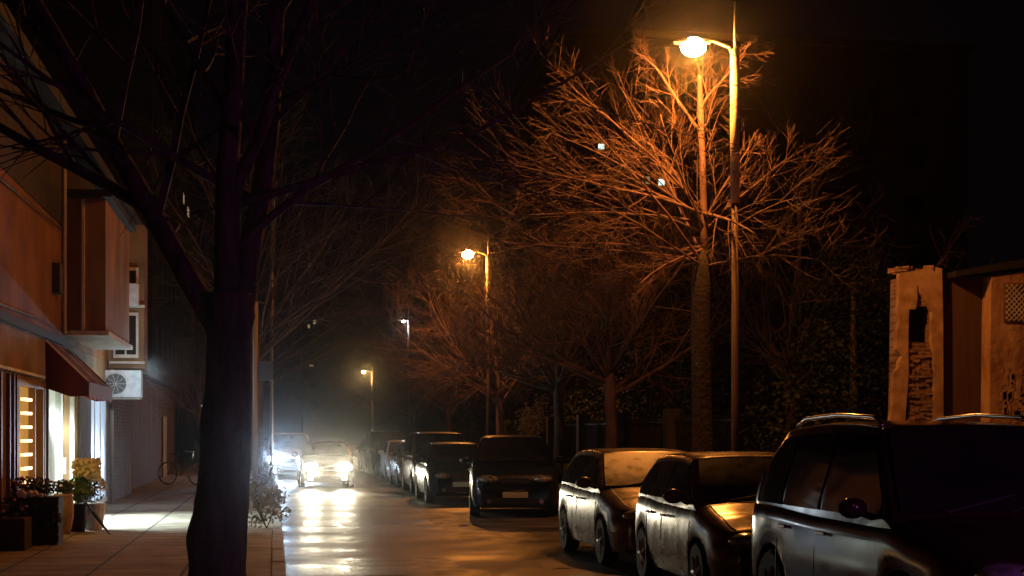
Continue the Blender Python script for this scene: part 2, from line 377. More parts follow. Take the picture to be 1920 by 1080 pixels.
# ---- big tree under the lamp
bx_, by_ = P(1318, 815, 27.6).xy
def BT(u, v, dd=0): q = P(u, v, 27.6 + dd); return (q.x, q.y, q.z)
rng = random.Random(5)
tr = [(bx_, by_, 0, .30), (bx_, by_, .4, .20), (bx_ - .02, by_, 2.0, .19), (*BT(1314, 560), .18), (*BT(1318, 500), .19), (*BT(1322, 470), .13)]
leader = [(*BT(1322, 500), .10), (*BT(1320, 420), .075), (*BT(1319, 380), .065), (*BT(1316, 260), .058), (*BT(1312, 140), .04)]
limbs = [(BT(1318, 330), (.1, .5, 1), 2.2, .04), (BT(1316, 250), (-.6, .1, .8), 1.8, .035), (BT(1314, 200), (.5, -.1, .8), 1.3, .03)]
for (u, v) in ((1175, 175), (1080, 215), (985, 260), (905, 320), (865, 420), (1010, 330), (1130, 260), (1240, 230), (1210, 200), (1395, 240), (1470, 260), (1500, 320), (1510, 440), (1440, 400), (1000, 470), (1140, 500), (1080, 380), (920, 510), (850, 350), (1050, 560), (1190, 560)):
    s = Vector(BT(1318 + rng.uniform(-6, 6), rng.uniform(400, 520))); e = Vector(BT(u, v, rng.uniform(-3.0, 2.2))); d = e - s
    left = u < 1300
    limbs.append((tuple(s), (d.x, d.y, d.z + (0.25 * abs(d.x) if left else .1)), d.length * rng.uniform(.85, 1.2), rng.uniform(.024, .038)))
spec = scaled(SPEC_L, (9, 6, 4, 0))
spec[0]['grav'] = -.03; spec[0]['drop'] = .18; spec[1]['drop'] = .18; spec[0]['wig'] = .06; spec[1]['len'] = (.30, .55); spec[1]['ang'] = (18, 48); spec[2]['ang'] = (18, 50)
tree('bare_tree', (bx_, by_, 0), 'wide bare tree lit orange by the nearest street lamp', 'bare street trees', 21, tr, limbs, 'bark_pale', spec, trmat='bark_unlit', lead=leader)

def row_tree(u, D, label, seed, H=8.5, R=3.6, m='bark_pale', kids=(8, 7, 4, 0), n=13, lean=(0, 0), fork=.36, tr_r=.17, group='bare street trees'):
    q = P(u, 815, D); rg = random.Random(seed)
    trk = [(q.x, q.y, 0, tr_r * 1.4), (q.x, q.y, .4, tr_r * 1.05), (q.x + .05, q.y, H * fork * .6, tr_r * .9), (q.x, q.y, H * fork, tr_r * .85), (q.x, q.y, H * fork + .6, tr_r * .6)]
    lm = auto_limbs(rg, q.x, q.y, H * fork - .2, H * fork + .5, n, R * 1.15, tr_r * .36, (.25, 1.3), lean)
    lm.append(((q.x, q.y, H * fork + .4), (0, 0, 1), H * .55, tr_r * .5))
    return tree('bare_tree', (q.x, q.y, 0), label, group, seed + 100, trk, lm, m, scaled(SPEC_L, kids))
row_tree(1143, 39, 'bare tree with a pale trunk, between the two nearest street lamps', 31, 8.0, 4.2, lean=(-.25, -.2))
row_tree(1046, 47, 'bare tree with a dark slim trunk, left of the pale trunked one', 32, 8.0, 4.2, 'bark', lean=(-.2, 0))
row_tree(935, 59, 'bare tree behind the second street lamp', 33, 8.0, 4.6, lean=(-.4, -.2), n=15)
row_tree(840, 76, 'bare tree far down the street beyond the second lamp', 34, 7.5, 4.4, lean=(-.2, -.2))
row_tree(776, 100, 'smallest bare tree, at the far end of the lamp row', 35, 7.5, 4.6, kids=(6, 5, 3, 0))
row_tree(483, 42, 'bare tree at the left kerb behind the big dark trunk', 36, 11, 5.0, 'bark', kids=(7, 6, 4, 0), lean=(.35, -.2), tr_r=.14)
row_tree(468, 66, 'distant bare tree at the left kerb above the blue headlights', 37, 10, 5.0, 'bark', kids=(6, 5, 3, 0), lean=(.3, 0), tr_r=.14)
row_tree(375, 40, 'small pale twiggy tree beside the white air conditioner', 38, 3.9, 1.7, 'bark_pale', kids=(7, 6, 3, 0), n=9, lean=(-.45, -.3), fork=.5, tr_r=.07)
row_tree(1480, 40, 'dim bare tree behind the railing on the right', 39, 8.5, 4.2, 'bark', kids=(7, 5, 3, 0), lean=(0, 0))

# ------------------------------------------------------------------ street lamps
def street_lamp(pu, D, hu, hv, label, power, color, emat, pr=.075, pmat='pole_conc', gs=1.0):
    q = P(pu, 815, D); h = P(hu, hv, D); top = h.z + .05
    t = thing('street_lamp', (q.x, q.y, SH), label, 'street lamp', 'street lamps along the right pavement')
    pole = MB(); zs = top - 2.75
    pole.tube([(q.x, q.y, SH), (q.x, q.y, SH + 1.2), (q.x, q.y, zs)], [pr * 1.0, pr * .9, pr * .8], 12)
    pole.build('pole', 'dim_brown', t, smooth=True)
    MB().tube([(q.x, q.y, zs - .05), (q.x, q.y, top - .1)], [pr * 1.15, pr * 1.1], 14).build('upper_pole', pmat, t, smooth=True)
    MB().lathe((q.x, q.y, SH), [(pr * 2, 0), (pr * 2, .05), (pr * 1.5, .25), (pr * 1.3, .3)], 12).build('base', 'dark_steel', t)
    ax = h.x - q.x; ay = h.y - q.y
    arm = MB(); arm.tube([(q.x, q.y, top - .35), (q.x + ax * .12, q.y + ay * .12, top - .06), (q.x + ax * .5, q.y + ay * .5, top + .05), (q.x + ax * .8, q.y + ay * .8, top + .09)], [.035, .032, .028, .026], 8)
    arm.tube([(q.x, q.y, top - .15), (q.x, q.y, top + .75)], [pr * .5, .012], 6)
    arm.build('arm', 'steel', t, smooth=True)
    ang = math.atan2(ay, ax)
    hd = MB()
    sec = []
    for i, (s_, wv, hv_) in enumerate(((-.30, .05, .04), (-.22, .09, .07), (0, .14, .10), (.22, .13, .09), (.34, .06, .04))):
        ring = []
        for j in range(8):
            a = PI * j / 7
            ring.append((s_, wv * math.cos(a), .02 + hv_ * math.sin(a)))
        sec.append(ring)
    vs = [p for r in sec for p in r]; fs = [(i * 8 + j, i * 8 + j + 1, (i + 1) * 8 + j + 1, (i + 1) * 8 + j) for i in range(4) for j in range(7)]
    fs += [tuple(range(8)), tuple(reversed(range(32, 40)))] + [(i * 8 + 7, i * 8, (i + 1) * 8, (i + 1) * 8 + 7) for i in range(4)]
    ca, sa = math.cos(ang), math.sin(ang)
    hd.add([(h.x + a * ca - b_ * sa, h.y + a * sa + b_ * ca, h.z + .04 + c) for a, b_, c in vs], fs)
    hdo = hd.build('lamp_head', 'steel', t, smooth=True)
    gl = MB().ell((0, 0, 0), (.23 * gs, .19 * gs, .17 * gs), 18, 12)
    gl2 = MB().add([(h.x + (a - .0) * ca - b_ * sa, h.y + a * sa + b_ * ca, h.z + c) for a, b_, c in gl.v], gl.f)
    g = gl2.build('bulb_glass', emat, hdo, smooth=True); g['_o'] = t['_o']
    l = lamp('street_light', 'POINT', (h.x - .0, h.y - .12, h.z - .22), power, color, .12)
    return t
em1 = mat('sodium_glass', (.9, .7, .4), .4, emit=(1, .70, .28), es=60)
em2 = mat('sodium_glass_far', (.9, .7, .4), .4, emit=(1, .66, .25), es=60)
em3 = mat('white_lamp_glass', (.9, .9, .9), .4, emit=(.85, .95, 1), es=90)
LD1, LD2 = 26.3, 56.3
street_lamp(1378, LD1, 1300, 88, 'nearest and tallest looking street lamp, glowing orange above the big bare tree', 1850, SOD, em1)
street_lamp(915, LD2, 877, 477, 'second street lamp, orange, over the middle of the parked cars', 1300, SOD, em2)
street_lamp(766, 87, 757, 603, 'street lamp with a small white light, third along the row', 70, (.9, .95, 1), em3, .05, gs=.42)
street_lamp(698, 150, 682, 697, 'farthest street lamp, tiny and yellow above the oncoming cars', 900, (1, .6, .2), em2, .09, gs=.8)

# left poles
q = P(509, 815, 44)
t = thing('utility_pole', (q.x, q.y, 0), 'tall thin utility pole at the left kerb right of the big trunk', 'pole')
MB().tube([(q.x, q.y, 0), (q.x, q.y, 10.2)], [.055, .04], 8).build('shaft', 'steel', t, smooth=True)
MB().bx(q.x - .35, q.x + .35, q.y - .03, q.y + .03, 9.6, 9.68).build('crossbar', 'dark_steel', t)
q = P(479, 815, 31)
t = thing('sign_post', (q.x, q.y, SH), 'pale grey post with a small dark blue box sign beside the big trunk', 'sign post')
MB().tube([(q.x, q.y, SH), (q.x, q.y, 4.4)], .055, 10).build('post', 'pole_conc', t, smooth=True)
MB().bx(q.x + .06, q.x + .36, q.y - .06, q.y + .04, 2.78, 3.18).build('sign_box', 'sign', t, bevel=.01)

# ------------------------------------------------------------------ shop building on the left
FX = -3.65
B = thing('shop_building', (FX, 28, SH), 'ochre two storey shop building with lit shop front on the left', 'building')
YA, YB = 12.0, 39.5; Z1 = 3.25; ZR = 6.75
wl = MB()
ops = [(22.1, 24.5, .75, 2.45), (25.15, 28.9, SH, 2.5), (30.7, 33.7, .2, 2.5)]   # lit openings y0,y1,z0,z1
yy = YA
for (a, b_, z0, z1) in ops:
    wl.bx(FX - .25, FX, yy, a, SH - .02, Z1)
    if z0 > SH + .02: wl.bx(FX - .25, FX, a, b_, SH - .02, z0)
    wl.bx(FX - .25, FX, a, b_, z1, Z1); yy = b_
wl.bx(FX - .25, FX, yy, 34.2, SH - .02, Z1)
wl.build('wall', 'plaster', B)
MB().bx(FX - .25, FX - .003, 34.2, YB, SH - .02, Z1).build('brick_wall', 'brick', B)
MB().bx(FX - .25, FX + .01, 20.6, YB, Z1, 5.25).bx(FX - 8, FX - .25, YB - .2, YB, SH, ZR).bx(FX - 8, FX - .25, YA, YA + .2, SH, ZR).build('upper_wall', 'plaster_up', B)
cl0 = MB().bx(FX - .25, FX + .03, YA, 20.6, Z1, ZR).bx(FX - .25, FX + .03, 20.6, YB, 5.25, ZR).build('unlit_wall', 'wood_and_shade', B)  # dark boxes stand in for the wall parts that the lamplight misses
rf = MB().bx(FX - 8, FX + .38, YA - .2, YB + .2, ZR, ZR + .20).build('eave', 'darkroof', B)
each('string_course', 'trimw', B, [(FX, FX + .055, YA, 24.6, 2.54, 2.58), (FX, FX + .05, 29.0, 34.2, 2.54, 2.58)])
MB().bx(FX + .01, FX + .07, YA, 26.8, Z1 - .06, Z1 + .06).build('shade_strip', 'darkroof', B)  # dark strip standing in for the shadow at the upper wall's foot
each('timber_batten', 'woodframe', B, [(FX, FX + .05, yy, yy + .07, SH, 2.5) for yy in (20.4, 20.75, 21.4, 21.75, 22.0, 24.6, 24.95)])
# upper windows in shadow
for yy in (17.0, 19.6):
    wf = MB().bx(FX + .01, FX + .05, yy - .75, yy + .75, 4.25, 5.85).build('window', 'woodframe', B)
    each('pane', 'darkglass', wf, [(FX + .05, FX + .055, yy - .66, yy - .04, 4.34, 5.76), (FX + .05, FX + .055, yy + .04, yy + .66, 4.34, 5.76)])
# shop opening (white light) : a room behind it
rm = MB(); RD = 3.2
rm.bx(FX - .25 - RD, FX - .26, 28.9, 29.0, SH - .02, 2.6); rm.bx(FX - .25 - RD, FX - .26, 25.05, 25.15, SH - .02, 2.6)
rm.bx(FX - .35 - RD, FX - .25 - RD, 25.0, 29.0, SH - .02, 2.6); rm.bx(FX - .25 - RD, FX - .26, 25.15, 28.9, 2.5, 2.6)
rm.build('shop_room', 'interior', B)
df = MB()
for yy in (25.2, 26.9, 28.78): df.bx(FX - .12, FX - .04, yy, yy + .07, SH, 2.44)
df.bx(FX - .12, FX - .04, 25.15, 28.9, 2.42, 2.49)
door = df.build('shop_door_frame', 'trimw', B)
MB().bx(FX - .05, FX + .0, 27.35, 27.4, .95, 1.25).build('handle', 'steel', door)['_o'] = B['_o']
for yy in (25.8, 26.95, 28.1): MB().tube([(FX - .6, yy - .45, 2.43), (FX - .6, yy + .45, 2.43)], .025, 8).build('tube_light', 'whiteglow', B)
lamp('shop_light', 'AREA', (FX - .9, 27.0, 2.36), 560, (.78, .98, 1.0), .6, (0, R_(-30), 0), shape='RECTANGLE', size_y=3.2, spread=R_(95))
# shelves seen inside
each('shelf', 'winframe', B, [(FX - 1.1, FX - .55, 28.3, 28.88, z, z + .03) for z in (.5, .95, 1.4, 1.85)])
# open white shutter leaves and the pale blue window
wd = MB().bx(FX - .02, FX + .05, 29.0, 30.62, SH, 2.46).build('shutter', 'wallgrey', B)
bw = MB()
for yy in (30.7, 31.6, 32.6, 33.62): bw.bx(FX - .1, FX + .008, yy, yy + .08, .2, 2.5)
bw.bx(FX - .1, FX + .03, 30.7, 33.7, .2, .3).bx(FX - .1, FX + .03, 30.7, 33.7, 2.42, 2.5)
bwo = bw.build('display_window', 'trimw', B)
MB().bx(FX - .02, FX - .005, 30.75, 33.65, .28, 2.44).build('pane', 'blueglow', bwo)['_o'] = B['_o']
# warm window with a ladder of shelf lights
ww = MB().bx(FX - .06, FX + .05, 22.1, 22.2, .75, 2.45).bx(FX - .06, FX + .05, 24.4, 24.5, .75, 2.45).bx(FX - .06, FX + .05, 22.2, 24.4, .75, .85).bx(FX - .06, FX + .05, 22.2, 24.4, 2.36, 2.45).bx(FX - .06, FX + .04, 23.65, 23.73, .85, 2.36).build('warm_window', 'woodframe', B)
MB().bx(FX - .20, FX - .17, 22.15, 24.45, .8, 2.42).build('pane', 'warmglow', ww)['_o'] = B['_o']
each('shelf_light', 'shelflight', ww, [(FX - .03, FX + .03, 22.75, 23.45, .92 + .205 * k, .965 + .205 * k) for k in range(7)])
lamp('window_light', 'POINT', (FX + .3, 23.1, 1.2), 3, (1, .6, .2), .2)
MB().tube([(FX + .09, 34.05, SH), (FX + .09, 34.05, 3.1)], .045, 8).tube([(FX + .06, 26.7, 3.4), (FX + .06, 26.7, ZR)], .04, 8).build('drainpipe', 'winframe', B)
MB().tube([(FX + .05, YA, 5.1), (FX + .06, 18, 5.02), (FX + .05, 22, 5.08), (FX + .06, 26.6, 5.15)], .014, 5).tube([(FX + .05, YA, 3.42), (FX + .06, 19, 3.36), (FX + .05, 24, 3.45), (FX + .06, 26.6, 3.38)], .012, 5).build('cable', 'black', B)
MB().bx(FX + .01, FX + .14, 25.6, 25.95, 4.0, 4.5).build('meter_box', 'wallgrey', B, bevel=.01)
# bay on the upper floor: near face
bx0 = MB().bx(FX + .01, -2.92, 26.9, 31.2, 3.46, 5.78).build('bay', 'bayface', B)
MB().bx(FX - .1, -2.86, 26.84, 31.3, 3.38, 3.46).build('bay_slab', 'trimw', B)
MB().bx(-3.32, -3.27, 26.84, 26.90, 3.47, 5.75).build('corner_trim', 'trimw', B)
MB().bx(FX + .01, -2.80, 26.7, 31.3, 5.78, 5.90).build('bay_roof', 'darkroof', B)
# second bay with windows (white ledges)
MB().bx(FX + .01, -2.86, 34.0, 34.9, 3.12, 6.3).build('window_bay', 'plaster', B)
for (z0, z1, g) in ((3.35, 4.35, 'blueglow'), (4.62, 5.35, 'darkglass'), (5.45, 6.15, 'warmdim')):
    if g == 'warmdim': break
    wf = MB().bx(-3.52, -2.98, 33.93, 34.0, z0, z1).build('bay_window', 'trimw', B)
    for (a, b_) in ((-3.47, -3.27), (-3.23, -3.03)):
        MB().bx(a, b_, 33.92, 33.93, z0 + .07, z1 - .07).build('pane', 'darkglass' , wf)['_o'] = B['_o']
each('ledge', 'trimw', B, [(-3.6, -2.84, 33.88, 34.02, 4.46, 4.52), (-3.6, -2.84, 33.9, 34.02, 3.22, 3.27)])
# awning
A = thing('shop_awning', (FX, 26.5, 2.4), 'dark red canvas awning with pale scalloped edge over the shop door', 'awning')
aw = MB(); y0, y1 = 24.9, 28.4; zx = 3.15; ox = -2.97; oz = 2.5; n = 12
vs = []; 
for i in range(n + 1):
    yv = y0 + (y1 - y0) * i / n; sg = .015 * math.sin(i * PI)
    for t_ in range(5): f = t_ / 4; vs.append((FX + .01 + (ox - FX) * f, yv, zx + (oz - zx) * f - .06 * math.sin(PI * f)))
    vs.append((ox + .01, yv, oz - .22 - (.05 if i % 2 else 0)))
aw.add(vs, [(i * 6 + j, i * 6 + j + 1, (i + 1) * 6 + j + 1, (i + 1) * 6 + j) for i in range(n) for j in range(5)])
for yv in (y0, y1): aw.add([(FX + .01, yv, zx), (ox, yv, oz), (ox + .01, yv, oz - .22), (FX + .4, yv, oz - .24), (FX + .01, yv, oz - .1)], [(0, 1, 2, 3, 4)])
awo = aw.build('canopy', 'awning', A); so = awo.modifiers.new('th', 'SOLIDIFY'); so.thickness = .012
for yv in (y0 - .01, y0 + 1.2, y0 + 2.4):
    MB().tube([(FX + .02, yv, zx + .02), (ox, yv, oz + .02)], .016, 6).build('piping', 'awn_edge', A)
# air conditioner under the window bay
AC = thing('air_conditioner', (-3.25, 33.7, 2.45), 'white air conditioner outdoor unit hung on brackets beside the awning', 'air conditioner')
MB().bx(-3.66, -2.88, 33.5, 33.9, 2.46, 3.06).build('casing', 'acwhite', AC, bevel=.02)
g = MB().lathe((-3.42, 33.49, 2.76), [(.22, -.012), (.22, .0)], 24, 'Y').build('fan', 'black', AC)
gr = MB()
for k in range(10): gr.tube([(-3.42, 33.468, 2.76), (-3.42 + .23 * math.cos(k * PI / 5), 33.468, 2.76 + .23 * math.sin(k * PI / 5))], .005, 4)
for r in (.05, .08, .11, .14, .17, .20, .235): gr.tube([(-3.42 + r * math.cos(a * PI / 12), 33.465, 2.76 + r * math.sin(a * PI / 12)) for a in range(25)], .0035, 4)
gr.build('fan_grille', 'acwhite', AC)
MB().bx(-3.65, -2.9, 33.48, 33.88, 2.42, 2.455).build('bracket', 'steel', AC)
lamp('bay_fill', 'POINT', (-2.55, 32.2, 3.0), 60, (.75, .9, 1.0), .15)  # added lamp without a fitting, brightens the window bay and air conditioner
AC2 = thing('air_conditioner', (-3.2, 33.8, 3.8), 'small grey air conditioner unit high on the window bay above the white one', 'air conditioner')
MB().bx(-3.55, -2.95, 33.6, 33.88, 5.42 - .95, 5.42 - .45).build('casing', 'acwhite', AC2, bevel=.02)
MB().lathe((-3.32, 33.59, 4.72), [(.17, -.012), (.17, .0)], 20, 'Y').build('fan', 'black', AC2)

# ---- building behind it: brown cladding, door post
G = thing('clad_building', (-3.9, 46, SH), 'low brown clad building beyond the brick corner of the shop', 'building')
cl = MB(); yv = 40.6
cl.bx(-9, -4.0, 40.5, 62, SH, 3.4)
cl.build('wall', 'garage', G)
cv = MB()
while yv < 61: cv.bx(-4.0, -3.95, yv, yv + .22, SH, 3.3); yv += .34
cv.build('cladding', 'garage', G)
MB().bx(-9.1, -3.7, 40.4, 62.1, 3.4, 3.55).build('roof', 'darkroof', G)
MB().bx(-3.95, -3.88, 54.0, 55.6, SH, 2.3).build('doorway', 'plaster', G)
q = P(380, 765, 56)
wl_ = thing('wall_lamp', (q.x, q.y, q.z), 'small white wall lamp left of the big dark trunk', 'lamp')
MB().ell((q.x, q.y, q.z), (.11, .11, .11)).build('globe', em3 and mat('globe_glow', (.9, .9, .9), .4, emit=(.8, .9, 1), es=3), wl_, smooth=True)
MB().tube([(q.x, q.y + .02, q.z + .1), (q.x, q.y + .02, q.z + .35), (-3.95, q.y + .1, q.z + .4)], .02, 6).build('bracket', 'dark_steel', wl_)

# ------------------------------------------------------------------ background towers with a few lit windows
def tower(x0, x1, y0, y1, h, label, wins, floors=3.0, face='Y'):
    t = thing('apartment_block', ((x0 + x1) / 2, (y0 + y1) / 2, 0), label, 'building', 'apartment blocks behind the street')
    MB().bx(x0, x1, y0, y1, -.02, h).build('wall', 'tower', t)
    MB().bx(x0 - .3, x1 + .3, y0 - .3, y1 + .3, h, h + .4).build('roof', 'darkroof', t)
    dk = []; z = 2.2
    k = 0
    while z < h - 2 and k < 14:
        if face in 'YB':
            x = x0 + 1.5
            while x < x1 - 1.5: dk.append((x - .6, x + .6, y0 - .04, y0 - .002, z, z + 1.4)); x += 3.2
        if face == 'X' or face == 'B':
            yy = y0 + 1.5
            xf = x1 if x1 < 0 else x0
            while yy < y1 - 1.5: dk.append((xf - .04, xf + .04, yy - .6, yy + .6, z, z + 1.4)); yy += 3.2
        z += floors; k += 1
    each('window', 'dullglass', t, dk[:95])
    for (u, v, wv, hv, m_) in wins:
        if face == 'X':
            xf = (x1 if x1 < 0 else x0); yv = Yat(u, xf); z = Zat(v, xf, yv)
            o = MB().bx(xf - .05, xf + .06, yv - wv / 2, yv + wv / 2, z - hv / 2, z + hv / 2).build('lit_window', m_, t)
        else:
            xv = Xat(u, y0); z = Zat(v, xv, y0)
            o = MB().bx(xv - wv / 2, xv + wv / 2, y0 - .06, y0 + .01, z - hv / 2, z + hv / 2).build('lit_window', m_, t)
tower(16, 40, 82, 98, 24, 'dark apartment block behind the big bare tree with three lit windows', [(1127, 275, .34, .3, 'litwin'), (1215, 338, .3, .4, 'litwin_w'), (1240, 342, .34, .34, 'litwin')])
tower(-18, -5.2, 66, 100, 22, 'dark apartment block behind the forked trunk with a warm window', [(343, 372, 1.0, .5, 'litwin_w'), (352, 398, 1.2, .5, 'litwin_w')], face='X')
tower(4, 26, 215, 230, 22, 'faint apartment block beyond the farthest street lamp', [(590, 604, .4, .6, 'litwin_w'), (584, 686, .6, .3, 'litwin_w'), (579, 612, .3, .5, 'litwin_w')], face='Y')

# ------------------------------------------------------------------ right side: ruined gateway, railing, hedge
WY = 29.3
def rp(u, v, Y=WY): X = Xat(u, Y); return (X, Zat(v, X, Y))
rng = random.Random(8)
def jag(poly, k, amp):
    out = []
    n = len(poly)
    for i in range(n):
        a = poly[i]; b_ = poly[(i + 1) % n]
        out.append(a)
        for j in range(1, k):
            f = j / k; out.append((a[0] + (b_[0] - a[0]) * f + rng.uniform(-amp, amp), a[1] + (b_[1] - a[1]) * f + rng.uniform(-amp, amp)))
    return out
W = thing('ruined_gateway', (Xat(1760, WY), WY, SH), 'crumbling orange lit plaster gate pillar with exposed brick and a niche', 'gateway')
lft = [rp(1650, 850)] + jag([rp(1668, 795), rp(1676, 700), rp(1690, 668), rp(1679, 655), rp(1684, 580), rp(1686, 512), rp(1720, 507)], 1, 0) + [rp(1722, 520), rp(1716, 580), rp(1702, 580), rp(1700, 700), rp(1698, 800), rp(1690, 850)]
lf = [lft[0]]
for a, b_ in zip(lft, lft[1:]):
    for j in (1, 2, 3): f = j / 3; lf.append((a[0] + (b_[0] - a[0]) * f + rng.uniform(-.03, .03), a[1] + (b_[1] - a[1]) * f))
MB().prism(lf, 'Y', WY - .05, WY + .10).build('plaster_left', 'ruin', W)
rt = [rp(1716, 509), rp(1745, 500), rp(1764, 504), rp(1766, 600), rp(1767, 850), rp(1747, 850), rp(1749, 700), rp(1745, 640), rp(1746, 585), rp(1734, 566), rp(1722, 548)]
MB().prism(rt, 'Y', WY - .06, WY + .09).build('plaster_right', 'ruin', W)
core = MB()
core.prism([rp(1684, 850), rp(1690, 520), rp(1702, 516), rp(1704, 850)], 'Y', WY + .104, WY + .55)
core.prism([rp(1746, 506), rp(1765, 506), rp(1766, 850), rp(1746, 850)], 'Y', WY + .104, WY + .55)
core.prism([rp(1704, 514), rp(1746, 508), rp(1746, 572), rp(1704, 578)], 'Y', WY + .03, WY + .55)
core.prism([rp(1704, 640), rp(1746, 644), rp(1746, 850), rp(1704, 850)], 'Y', WY + .03, WY + .55)
core.build('brick_core', 'brick_x', W)
MB().prism([rp(1704, 578), rp(1746, 572), rp(1746, 644), rp(1704, 640)], 'Y', WY + .42, WY + .54).build('niche_back', 'darkroof', W)
cr = MB()
for k in range(26):
    u = rng.uniform(1688, 1764); x, z = rp(u, 503 + rng.uniform(-3, 5)); s_ = rng.uniform(.05, .14)
    cr.box((x, WY + rng.uniform(.05, .5), z), (s_ * 1.6, s_ * 1.4, s_ * .8), rng.uniform(0, 3))
cr.build('loose_brick', 'brick_x', W); c2 = MB()
for k in range(90):
    u = rng.uniform(1706, 1744); x, z = rp(u, rng.uniform(650, 800)); s_ = rng.uniform(.05, .1)
    c2.box((x, WY + .02, z), (s_ * 1.8, s_ * 1.2, s_ * .8), 0)
c2.build('broken_brick_face', 'brick_x', W)
W2 = thing('stained_wall', (Xat(1860, WY), WY, SH), 'stained rendered house wall with a lattice window at the right edge', 'wall')
MB().prism([rp(1842, 850), rp(1846, 520), rp(2060, 492), rp(2060, 850)], 'Y', WY - .3, WY + .1).build('wall', 'ruin2', W2)
x0, z0 = rp(1868, 606); x1, z1 = rp(1926, 534)
wf = MB().bx(x0, x1, WY - .34, WY - .302, z0, z1).build('window', 'woodframe', W2)
lt = MB()
for k in range(-6, 9):
    for sgn in (1, -1):
        cx_ = x0 + .11 * k; pts = [(cx_, WY - .35, z0 + .03), (cx_ + sgn * .74, WY - .35, z1 - .03)]
        a, b_ = pts
        # clip to the frame
        def clip(p, q):
            if q[0] == p[0]: return None
            t0, t1 = 0, 1
            for lim, s2 in ((x0 + .03, 1), (x1 - .03, -1)):
                fa = (p[0] - lim) * s2; fb = (q[0] - lim) * s2
                if fa < 0 and fb < 0: return None
                if fa < 0: t0 = max(t0, fa / (fa - fb))
                if fb < 0: t1 = min(t1, fa / (fa - fb))
            if t1 <= t0: return None
            P0 = Vector(p); P1 = Vector(q); return P0.lerp(P1, t0), P0.lerp(P1, t1)
        r_ = clip(a, b_)
        if r_: lt.tube(r_, .012, 4)
lt.build('lattice', 'trimw', wf)['_o'] = W2['_o']
MB().prism([rp(1765, 850), rp(1766, 515), rp(1850, 520), rp(1846, 850)], 'Y', WY + .12, WY + .3).build('back_wall', 'garage', W2)
rfv = MB().prism([rp(1776, 512), rp(1850, 498), rp(2075, 462), rp(2075, 480), rp(1850, 512), rp(1778, 522)], 'Y', WY - .40, WY + 1.2).build('tiled_roof', 'darkroof', W2)
# peeling plaster flakes on the stained wall
pf = MB()
for k in range(60):
    u = rng.uniform(1858, 1925); v = rng.uniform(690, 795); x, z = rp(u, v); s_ = rng.uniform(.03, .11)
    pf.box((x, WY - .306, z), (s_, .012, s_ * rng.uniform(1.5, 3)), 0)
pf.build('peeling_plaster', 'ruin', W2)

# railing between the trees
FXr = 9.9
RL = thing('iron_railing', (FXr, 44, SH), 'dark iron railing on a low wall behind the parked cars', 'railing')
MB().bx(FXr - .12, FXr + .12, 31, 92, SH - .02, .65).build('low_wall', 'concrete', RL)
br = MB(); yy = 31.2
while yy < 92: br.bx(FXr - .012, FXr + .012, yy - .012, yy + .012, .64, 2.1); yy += .16
br.build('bar', 'dark_steel', RL)
each('rail', 'dark_steel', RL, [(FXr - .02, FXr + .02, 31, 92, 1.95, 2.0), (FXr - .02, FXr + .02, 31, 92, .8, .85)])
for k in range(11):
    yy = 36.5 + k * 5.5
    MB().bx(FXr - .2, FXr + .2, yy - .2, yy + .2, .63, 2.3).build('pier', 'concrete', RL)
def leafblob(mb, rng, c, r, n, ls):
    for i in range(n):
        d = Vector((rng.gauss(0, 1), rng.gauss(0, 1), rng.gauss(0, 1))).normalized() * (rng.random() ** .45)
        p = Vector((c[0] + d.x * r[0], c[1] + d.y * r[1], c[2] + d.z * r[2]))
        a = Vector((rng.uniform(-1, 1), rng.uniform(-1, 1), rng.uniform(-1, 1))).normalized(); b_ = a.orthogonal().normalized()
        s_ = ls * rng.uniform(.6, 1.4)
        mb.add([p - a * s_, p + b_ * s_ * .5, p + a * s_, p - b_ * s_ * .5], [(0, 1, 2, 3)])
hg = MB(); rng = random.Random(12)
yy = 32
while yy < 95:
    leafblob(hg, rng, (12.0 + rng.uniform(-.8, 1.2), yy, 1.6 + rng.uniform(-.3, .8)), (1.3, 1.3, 1.6 + rng.random()), 900, .07); yy += 1.3
hgo = hg.build('hedge', 'leaf'); tag(hgo, 'dense dark evergreen hedge filling the space behind the iron railing', 'hedge', kind='stuff')
for i, (u, D, lab) in enumerate(((1600, 37, 'tall dark evergreen left of the ruined gateway'), (1225, 50, 'dark evergreen between the big tree and the pale trunk'), (1420, 46, 'dark evergreen right of the nearest street lamp pole'))):
    q = P(u, 815, D); e = thing('evergreen_tree', (q.x, q.y, 0), lab, 'tree', 'evergreens behind the railing')
    MB().tube([(q.x, q.y, 0), (q.x, q.y, 5.5)], [.16, .05], 8).build('trunk', 'bark', e)
    lb = MB()
    for k in range(26):
        a = rng.uniform(0, 2 * PI); z = rng.uniform(1.6, 7.0); rr = (1.0 - (z / 9)) * 2.1 * rng.uniform(.3, 1)
        leafblob(lb, rng, (q.x + rr * math.cos(a), q.y + rr * math.sin(a), z), (.7, .7, .55), 300, .06)
    lb.build('crown', 'leaf', e)
# leaning leafy shrub by the van
q = P(1005, 815, 37); e = thing('leaning_shrub', (q.x, q.y, SH), 'thin leafy shrub leaning right behind the dark van', 'shrub')
sb = MB(); lb = MB()
for k in range(9):
    a0 = (q.x + rng.uniform(-.1, .1), q.y + rng.uniform(-.1, .1), SH)
    a1 = P(985 + k * 5 - 10, 850 - 12 * k, 37); a2 = P(975 + k * 5, 770 + rng.uniform(-6, 25), 37)
    sb.tube([a0, a1, a2], [.02, .012, .006], 4)
    leafblob(lb, rng, a2, (.18, .2, .35), 70, .035); leafblob(lb, rng, a1, (.2, .2, .3), 50, .035)
sb.build('stem', 'bark', e); lb.build('foliage', 'leaf_dry', e)

